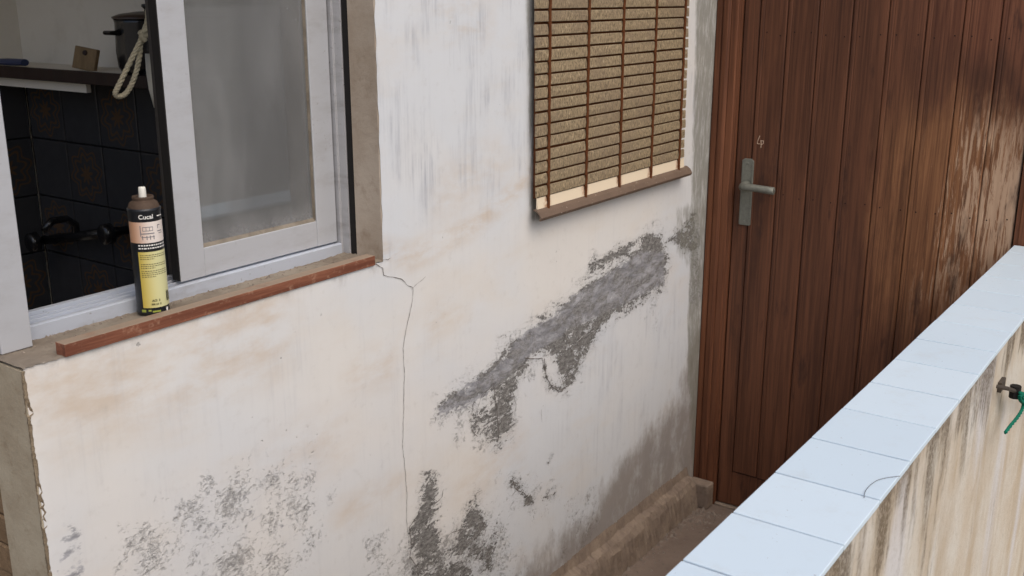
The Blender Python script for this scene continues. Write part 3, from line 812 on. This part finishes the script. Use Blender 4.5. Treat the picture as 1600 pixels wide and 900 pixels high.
strips(rows, M_ink, 'fine_print', yl)
rows = [(1.0, 1.02 + .02, .022 + .0 * i, .040) for i in range(1)]
rows += [(.98 + i * .055, 1.0 + i * .055 + .012 * (i % 2), .021, .038) for i in range(9)]
strips(rows, M_canblack, 'bar_code', yl)
rows = []
for p0, p1, z0, z1 in ((-.35, -.30, .136, .154), (-.2, .42, .1505, .1517), (-.2, .42, .1445, .1455), (-.2, -.17, .1445, .1517), (.0, .03, .1445, .1517), (.2, .23, .1445, .1517), (.40, .43, .1445, .1517), (-.35, .5, .1395, .1412), (-.3, .5, .1340, .1352), (-.25, -.2, .130, .137), (.0, .05, .130, .137), (.2, .25, .130, .137), (.42, .47, .130, .137), (.75, .95, .152, .1535), (.75, .8, .147, .1535), (.72, 1.1, .142, .1435), (.8, 1.1, .1385, .1396)):
    rows.append((p0, p1, z0, z1))
strips(rows, M_grey_ink, 'line_drawing', lab)
rows = []
for zc in (.1195, .1145):
    p = -.55
    while p < 1.4:
        w = random.uniform(.06, .17); rows.append((p, p + w, zc, zc + .0022)); p += w + .05
strips(rows, M_canwhite, 'small_lettering', can)
def word(txt, size, p_start, z, m, name, parent, bold=.0):
    cu = bpy.data.curves.new(name, 'FONT'); cu.body = txt; cu.size = size; cu.offset = bold; cu.resolution_u = 3
    tmp = bpy.data.objects.new(name, cu); col.objects.link(tmp)
    dg = bpy.context.evaluated_depsgraph_get(); me = bpy.data.meshes.new_from_object(tmp.evaluated_get(dg))
    bpy.data.objects.remove(tmp); bpy.data.curves.remove(cu)
    for v in me.vertices:
        v.co = cpt(p_start + v.co.x / CR, z + v.co.y, CR + .0010)
    me.materials.clear()
    return link(name, me, parent, m)
word('Cucal', .0102, -.38, .1650, M_canwhite, 'brand_lettering', can, .00015)
strips([(.78, 1.0, .1670, .1688), (1.03, 1.3, .1670, .1686)], M_canwhite, 'side_lettering', can)
word('ACI  3', .0048, -.02, .0245, M_ink, 'print', yl, .0002)
word('500 ml  C', .0040, -.08, .0185, M_ink, 'print', yl, .0002)
strips([(-.75, -.45, .006, .0105), (-.05, .45, .0055, .0085), (-.3, -.12, .0075, .0105)], M_olive, 'green_marks', can)
mb = MB(); ring = [cpt(.95 + .11 * math.cos(a), .0075 + .0036 * math.sin(a), CR + .0008) for a in np.linspace(0, 2 * math.pi, 14, False)]
mb.add(ring, [tuple(range(14))]).build('round_mark', M_canwhite, can)

# ---------- slatted blind
YB = 1.379
bl = empty('slatted_blind', (2.43, YB, 1.17)); tag(bl, 'brown moulded slat blind with rusty chains hanging on the white wall', 'blind')
X0, X1 = 2.056, 2.843
pitch = .02904; zlast = 1.2207            # bottom edge of the lowest brown slat
ns = 22; s0 = None
prof = [(-.0026, 0), (-.0032, .0012), (-.0035, .012), (-.0029, .0228), (-.0019, .0240), (.0012, .0240), (.0012, 0)]
for i in range(ns):
    if s0 is None:
        s0 = MB().prism([(y, z) for y, z in prof], 0, -(X1 - X0) / 2, (X1 - X0) / 2).build('slat', M_slat, bl)
        t = s0
    else:
        t = s0.copy(); col.objects.link(t); t.parent = bl; t.matrix_parent_inverse = s0.matrix_parent_inverse.copy()
    t.location = ((X0 + X1) / 2 + random.uniform(-.0025, .0025) - .0006 * i, YB + random.uniform(-.001, .001), zlast + pitch * i)
    t.rotation_euler = (R(random.uniform(-3, 2)), R(random.uniform(-.15, .15)), 0)
MB().prism([(YB - .003, 1.190), (YB + .0012, 1.190), (YB + .0012, 1.2178), (YB - .001, 1.2178)], 0, X0 + .004, X1 + .004).build('cream_slat', M_cream, bl)
c0 = None
for k, xc in enumerate((2.103, 2.278, 2.451, 2.631, 2.806)):
    mb = MB()
    for i in range(-1, ns):
        z0 = zlast + pitch * i
        j = random.uniform(-.0014, .0014)
        mb.tube([(xc + j, YB - .0052, z0 - .004), (xc + random.uniform(-.0012, .0012), YB - .0062, z0 + .012), (xc - j, YB - .0052, z0 + pitch - .002)], [.0040, .0032, .0042], 6)
        mb.tube([(xc - .005, YB - .0035, z0 - .003), (xc + .005, YB - .0035, z0 - .003)], .0022, 5)
    mb.build('chain', M_rust, bl)
# rust-brown sheet behind the slats gives the joints their dark colour; hem rail below
MB().prism([(YB - .016, 1.164), (YB - .020, 1.172), (YB - .013, 1.184), (YB - .002, 1.1915), (YB + .004, 1.1915), (YB + .004, 1.187), (YB - .003, 1.186), (YB - .011, 1.180), (YB - .015, 1.172), (YB - .012, 1.166)], 0, X0 - .004, X1 + .026).build('hem_rail', M_rail, bl, .0005)
box('joint_backing', (X0 + .010, YB + .006, 1.215), (X1 - .012, YB + .014, 1.87), M_rust, bl)
box('head_box', (X0 - .01, YB - .02, 1.862), (X1 + .01, 1.3985, 1.93), M_jamb, bl, .002)

# ---------- door frame and door
dfm = empty('door_frame', (XD, .9, 0)); tag(dfm, 'reddish brown moulded wooden frame around the plank door', 'door frame')
def jamb(y0, y1, z0, z1, flip=1):
    w = y0 - y1
    f = lambda t: y0 - w * t
    pr = [(XD + .04, f(0)), (XD - .012, f(0)), (XD - .015, f(.05)), (XD - .015, f(.23)), (XD - .011, f(.25)), (XD - .011, f(.28)), (XD - .017, f(.31)), (XD - .018, f(.48)), (XD - .015, f(.56)), (XD - .012, f(.59)), (XD - .014, f(.63)), (XD - .014, f(.84)), (XD - .010, f(.87)), (XD - .010, f(1)), (XD + .04, f(1))]
    return MB().prism(pr, 2, z0, z1).build('jamb', M_jamb, dfm, .0005)
jamb(1.3995, 1.3165, .0, 2.13)
jamb(.4135, .4905, .0, 2.13)
box('head', (XD - .016, .4907, 2.06), (XD + .04, 1.3163, 2.129), M_jamb, dfm, .002)
box('plinth_block', (3.02, 1.318, .0), (3.0685, 1.398, .088), M_ledge, dfm, .006, 2)
box('threshold', (XD - .012, .4907, -.01), (XD + .04, 1.3163, .008), M_ledge, dfm, .002)
dr = empty('plank_door', (XD, .9, .01)); tag(dr, 'dark brown plank door with worn varnish at the end of the passage', 'door')
box('stile', (XD - .0005, 1.2635, .012), (XD + .038, 1.3125, 2.055), M_door, dr, .002, 2)
box('bottom_rail', (XD + .0005, .4945, .012), (XD + .038, 1.2630, .1335), M_door, dr, .002, 2)
box('backing', (XD + .020, .4950, .134), (XD + .037, 1.2625, 2.055), M_nail, dr)
ys = [1.2617, 1.1764, 1.0824, .9842, .8825, .7800, .6836, .5905, .4955]
nail_me = MB().lathe([(.0022, 0), (.0018, .0008), (0, .001)], (0, 0, 0), 8).mesh('nail')
for v in nail_me.vertices: v.co = Vector((-v.co.z, v.co.x, v.co.y))
nail_me.materials.append(M_nail)
for k in range(8):
    a, b = ys[k] - .0007, ys[k + 1] + .0007
    x = XD - random.uniform(.003, .0048)
    w = a - b
    pr = [(XD + .0195, a), (x + .003, a), (x, a - .003), (x, a - .012), (x + .0012, a - .0132), (x + .0012, a - .0148), (x, a - .016), (x, b + .003), (x + .003, b), (XD + .0195, b)]
    pl = MB().prism(pr, 2, .136 + random.uniform(0, .003), 2.054).build('plank', M_door, dr, .0006)
    for zr in (1.575 - .0, 1.092):
        for yy in (a - .024, b + .018):
            nl = bpy.data.objects.new('nail', nail_me); col.objects.link(nl); nl.parent = pl
            nl.location = (x - .0001 , yy, zr + random.uniform(-.006, .006))
            nl.matrix_parent_inverse = Matrix.Translation(world_loc(pl)).inverted()
# handle: long plate and lever
hd = MB()
y0, y1, z0, z1 = 1.2515, 1.2905, .985, 1.196
pr = [(y0, z0 + .004), (y0 + .004, z0), (y1 - .004, z0), (y1, z0 + .004), (y1, z1 - .006), (y1 - .008, z1), (y0 + .008, z1), (y0, z1 - .006)]
XH = XD - .0005
hp = MB().prism([(p, q_) for p, q_ in pr], 0, XH - .0065, XH).build('handle_plate', M_bronze, dr, .0015, 2)
mb = MB()
for yy in (y0 + .004, y1 - .004):
    for i in range(26):
        z = z0 + .01 + i * (z1 - z0 - .02) / 25
        mb.box((XH - .0078, yy - .0016, z - .0026), (XH - .006, yy + .0016, z + .0026))
mb.build('beaded_edge', M_bronze, hp)
for zz in (z0 + .012, z1 - .014):
    MB().tube([(XH - .006, 1.271, zz), (XH - .0085, 1.271, zz)], [.004, .003], 10).build('screw', M_bronze, hp)
lz = 1.112
pts = [(XH - .004, 1.273, lz), (XH - .022, 1.273, lz), (XH - .036, 1.271, lz), (XH - .043, 1.262, lz + .001), (XH - .045, 1.245, lz + .002), (XH - .044, 1.215, lz + .001), (XH - .043, 1.185, lz - .001), (XH - .042, 1.168, lz - .002), (XH - .042, 1.1665, lz - .002)]
MB().tube(pts, [.017, .014, .0125, .0120, .0115, .0112, .0118, .0122, .010], 14, 1.0).build('lever', M_bronze, dr, smooth=True)
MB().lathe([(.0, .0), (.009, .0), (.009, .003), (0, .003)], (0, 0, 0), 12)
# pale scratched mark above the handle
def mark(lines):
    mb = MB()
    for ln in lines:
        mb.tube([Vector((onX(u, v, XD - .004).x - .0012, onX(u, v, XD - .004).y, onX(u, v, XD - .004).z)) for u, v in ln], .0011, 5)
    return mb.build('scratched_mark', M_screw, dr)
mark([[(1187.5,212),(1185,218),(1183,224),(1188,225)], [(1189,219),(1189.5,226),(1189,231)], [(1190,220),(1193,220),(1193,224),(1190,226)]])

# ---------- kitchen seen through the open window
def st(o): return tag(o, kind='structure')
KX = 2.00
st(box('kitchen_floor', (.80, 1.601, -.05), (1.999, 3.419, .0), M_floor))
st(box('kitchen_ceiling', (.70, 1.601, 2.5), (2.2, 3.52, 2.6), M_int))
st(box('kitchen_wall_back', (.70, 3.42, 0), (2.2, 3.52, 2.5), M_int))
ks = empty('kitchen_wall_side', (.78, 2.7, 0)); st(ks)          # unseen opening added in it to brighten the far end of the room
box('wall_panel', (.765, 1.601, 0), (.80, 2.2, 2.5), M_int, ks)
box('wall_panel', (.765, 3.36, 0), (.80, 3.4195, 2.5), M_int, ks)
box('wall_panel', (.765, 2.2, 0), (.80, 3.36, .95), M_int, ks)
box('wall_panel', (.765, 2.2, 2.44), (.80, 3.36, 2.5), M_int, ks)
kw = empty('kitchen_wall_tiled', (KX + .05, 2.7, 0)); st(kw)
box('wall_core', (KX, 1.601, 0), (KX + .12, 3.4195, 2.5), M_int, kw)
box('tile_backing', (KX - .003, 2.1, .55), (KX - .0002, 3.4185, 1.418), M_black, kw)
TP = .198; ta = tb = None
for r_ in range(0, 4):
    for cI in range(0, 7):
        yy = 2.122 + TP * cI; zz = 1.415 - TP * (r_ + .5)
        fl_ = (r_ + cI) % 2 == 0
        src = ta if fl_ else tb
        if src is None:
            o = MB().box((-.004, -.0965, -.0965), (.004, .0965, .0965)).build('tile', M_kflower if fl_ else M_ktile, kw, .003, 2)
            if fl_: ta = o
            else: tb = o
        else:
            o = src.copy(); col.objects.link(o); o.parent = kw; o.matrix_parent_inverse = src.matrix_parent_inverse.copy()
        o.location = (KX - .0045, yy, zz)
kb = empty('kitchen_wall_tiles', (1.6, 3.415, 0)); st(kb)
box('tile_backing', (.95, 3.4165, .55), (KX - .009, 3.4195, 1.418), M_black, kb)
for r_ in range(0, 4):
    for cI in range(0, 5):
        src = ta if (r_ + cI) % 2 == 1 else tb
        o = src.copy(); col.objects.link(o); o.parent = kb; o.matrix_parent_inverse = Matrix.Translation(kb.location).inverted()
        o.location = (KX - .108 - TP * cI, 3.4125, 1.415 - TP * (r_ + .5)); o.rotation_euler = (0, 0, R(90))
# shelf above the tiles, with things on it
sh = empty('kitchen_shelf', (1.9, 2.9, 1.43)); tag(sh, 'dark edged shelf above the black tiles inside the kitchen', 'shelf')
box('board', (1.84, 2.2, 1.452), (KX - .0005, 3.418, 1.470), M_int, sh)
box('edge_strip', (1.826, 2.2, 1.435), (1.8395, 3.418, 1.4715), M_darkwood, sh, .002)
box('apron', (1.86, 2.86, 1.405), (1.875, 3.418, 1.4515), M_int, sh)
for (py, pr_, ph, lb) in ((2.60, .092, .150, 'black lidded cooking pot on the kitchen shelf, next to the leaning board'), (2.405, .088, .158, 'black lidded cooking pot on the kitchen shelf, behind the cord loop')):
    cb = empty('cooking_pot', (1.905, py, 1.4715)); tag(cb, lb, 'pot', 'pots on the kitchen shelf')
    c_ = (1.905, py, 1.4715)
    MB().lathe([(0, .001), (pr_ * .86, .001), (pr_ * .97, .02), (pr_, .06), (pr_ * .97, ph - .01), (pr_, ph), (pr_ * .94, ph), (pr_ * .92, ph - .02), (0, ph - .02)], c_, 36).build('body', M_black, cb, smooth=True)
    ld = MB().lathe([(pr_ * 1.03, ph + .001), (pr_ * 1.04, ph + .006), (pr_ * .8, ph + .014), (pr_ * .3, ph + .020), (0, ph + .021)], c_, 36).build('lid', M_brownpot, cb, smooth=True)
    MB().lathe([(.008, ph + .019), (.006, ph + .026), (.014, ph + .034), (.012, ph + .040), (0, ph + .041)], c_, 20).build('knob', M_black, ld, smooth=True)
    for sg in (-1, 1):
        MB().tube([(1.905 - pr_ * .75, py + sg * pr_ * .6, 1.4715 + ph * .75), (1.885 - pr_, py + sg * pr_ * .45, 1.4715 + ph * .76), (1.885 - pr_, py + sg * pr_ * .15, 1.4715 + ph * .76), (1.905 - pr_ * .98, py + sg * pr_ * .05, 1.4715 + ph * .75)][:4], .006, 8).build('handle', M_black, cb) if sg == 1 else None
tr_ = empty('wooden_tray', (1.86, 2.86, 1.472)); tag(tr_, 'small brown wooden board leaning beside the dark cupboard', 'board')
bo = MB().box((-.007, -.042, 0), (.007, .042, .066)).build('panel', M_palewood, tr_, .002); bo.matrix_parent_inverse = Matrix.Identity(4); bo.location = (0, 0, 0); bo.rotation_euler = (R(8), R(12), R(15))
bo2 = MB().lathe([(0, 0), (.008, 0), (.007, .004), (0, .004)], (0, 0, 0), 12)
for i, v in enumerate(bo2.v): bo2.v[i] = (-.007 - v[2], v[0], .05 + v[1])
k_ = bo2.build('knob', M_darkwood, bo); k_.matrix_parent_inverse = Matrix.Identity(4)
bo_ = empty('blue_lighter', (1.86, 3.15, 1.472)); tag(bo_, 'blue plastic gas lighter lying on the kitchen shelf', 'lighter')
MB().tube([(1.83, 3.12, 1.486), (1.835, 3.22, 1.484), (1.84, 3.32, 1.482)], [.013, .014, .010], 10, .8).build('grip', M_blue, bo_)
MB().tube([(1.84, 3.32, 1.482), (1.845, 3.40, 1.482)], .005, 8).build('nozzle', M_black, bo_)
# cord loop and white brush handle hanging just inside the window
ck = empty('cord_loop', onY(232, 40, 1.80)); tag(ck, 'loop of pale cord hanging inside the open window', 'cord')
YC = 1.80
lp = [onY(u, v, YC) for u, v in [(233,-40),(233,28),(228,48),(221,62),(207,85),(193,112),(184,135),(182,146),(188,151),(197,147),(204,132),(210,112),(216,90),(221,68),(225,52)]]
for i, p in enumerate(lp): p.y += .006 * math.sin(i)
MB().cord(lp, .0050, 8, 12, .55).build('loop', M_rope, ck, smooth=True)
kp = [onY(u, v, YC - .006) for u, v in [(218,50),(226,56),(232,52),(229,46),(221,54),(227,64)]]
MB().cord(kp, .0055, 8).build('knot', M_rope, ck, smooth=True)
wb = [onY(u, v, 1.84) for u, v in [(232,84),(234,110),(238,140),(243,168)]]
o = MB().tube(wb, [.010, .011, .010, .005], 10, .5).build('white_handle', M_nozzle, None, smooth=True); tag(o, 'white plastic handle hanging beside the cord loop', 'handle')
# black wall tap against the tiles
tp = empty('wall_tap', (1.95, 2.7, 1.0)); tag(tp, 'black two-handled wall tap on dark kitchen tiles', 'tap')
a = onX(70, 375, 1.93); b = onX(185, 362, 1.93)
MB().tube([a, a.lerp(b, .5), b], .016, 12).build('body', M_black, tp, smooth=True)
for p in (a, b):
    MB().tube([p + Vector((.06, 0, 0)), p + Vector((-.02, 0, 0)), p + Vector((-.03, 0, 0)), p + Vector((-.055, 0, 0)), p + Vector((-.06, 0, 0))], [.014, .014, .034, .032, .022], 14).build('knob', M_black, tp, smooth=True)
mid = a.lerp(b, .45)
MB().tube([mid, mid + Vector((0, 0, .04)), mid + Vector((-.03, 0, .065)), mid + Vector((-.08, 0, .065)), mid + Vector((-.11, 0, .04))], [.013, .013, .012, .012, .012], 12).build('spout', M_black, tp, smooth=True)
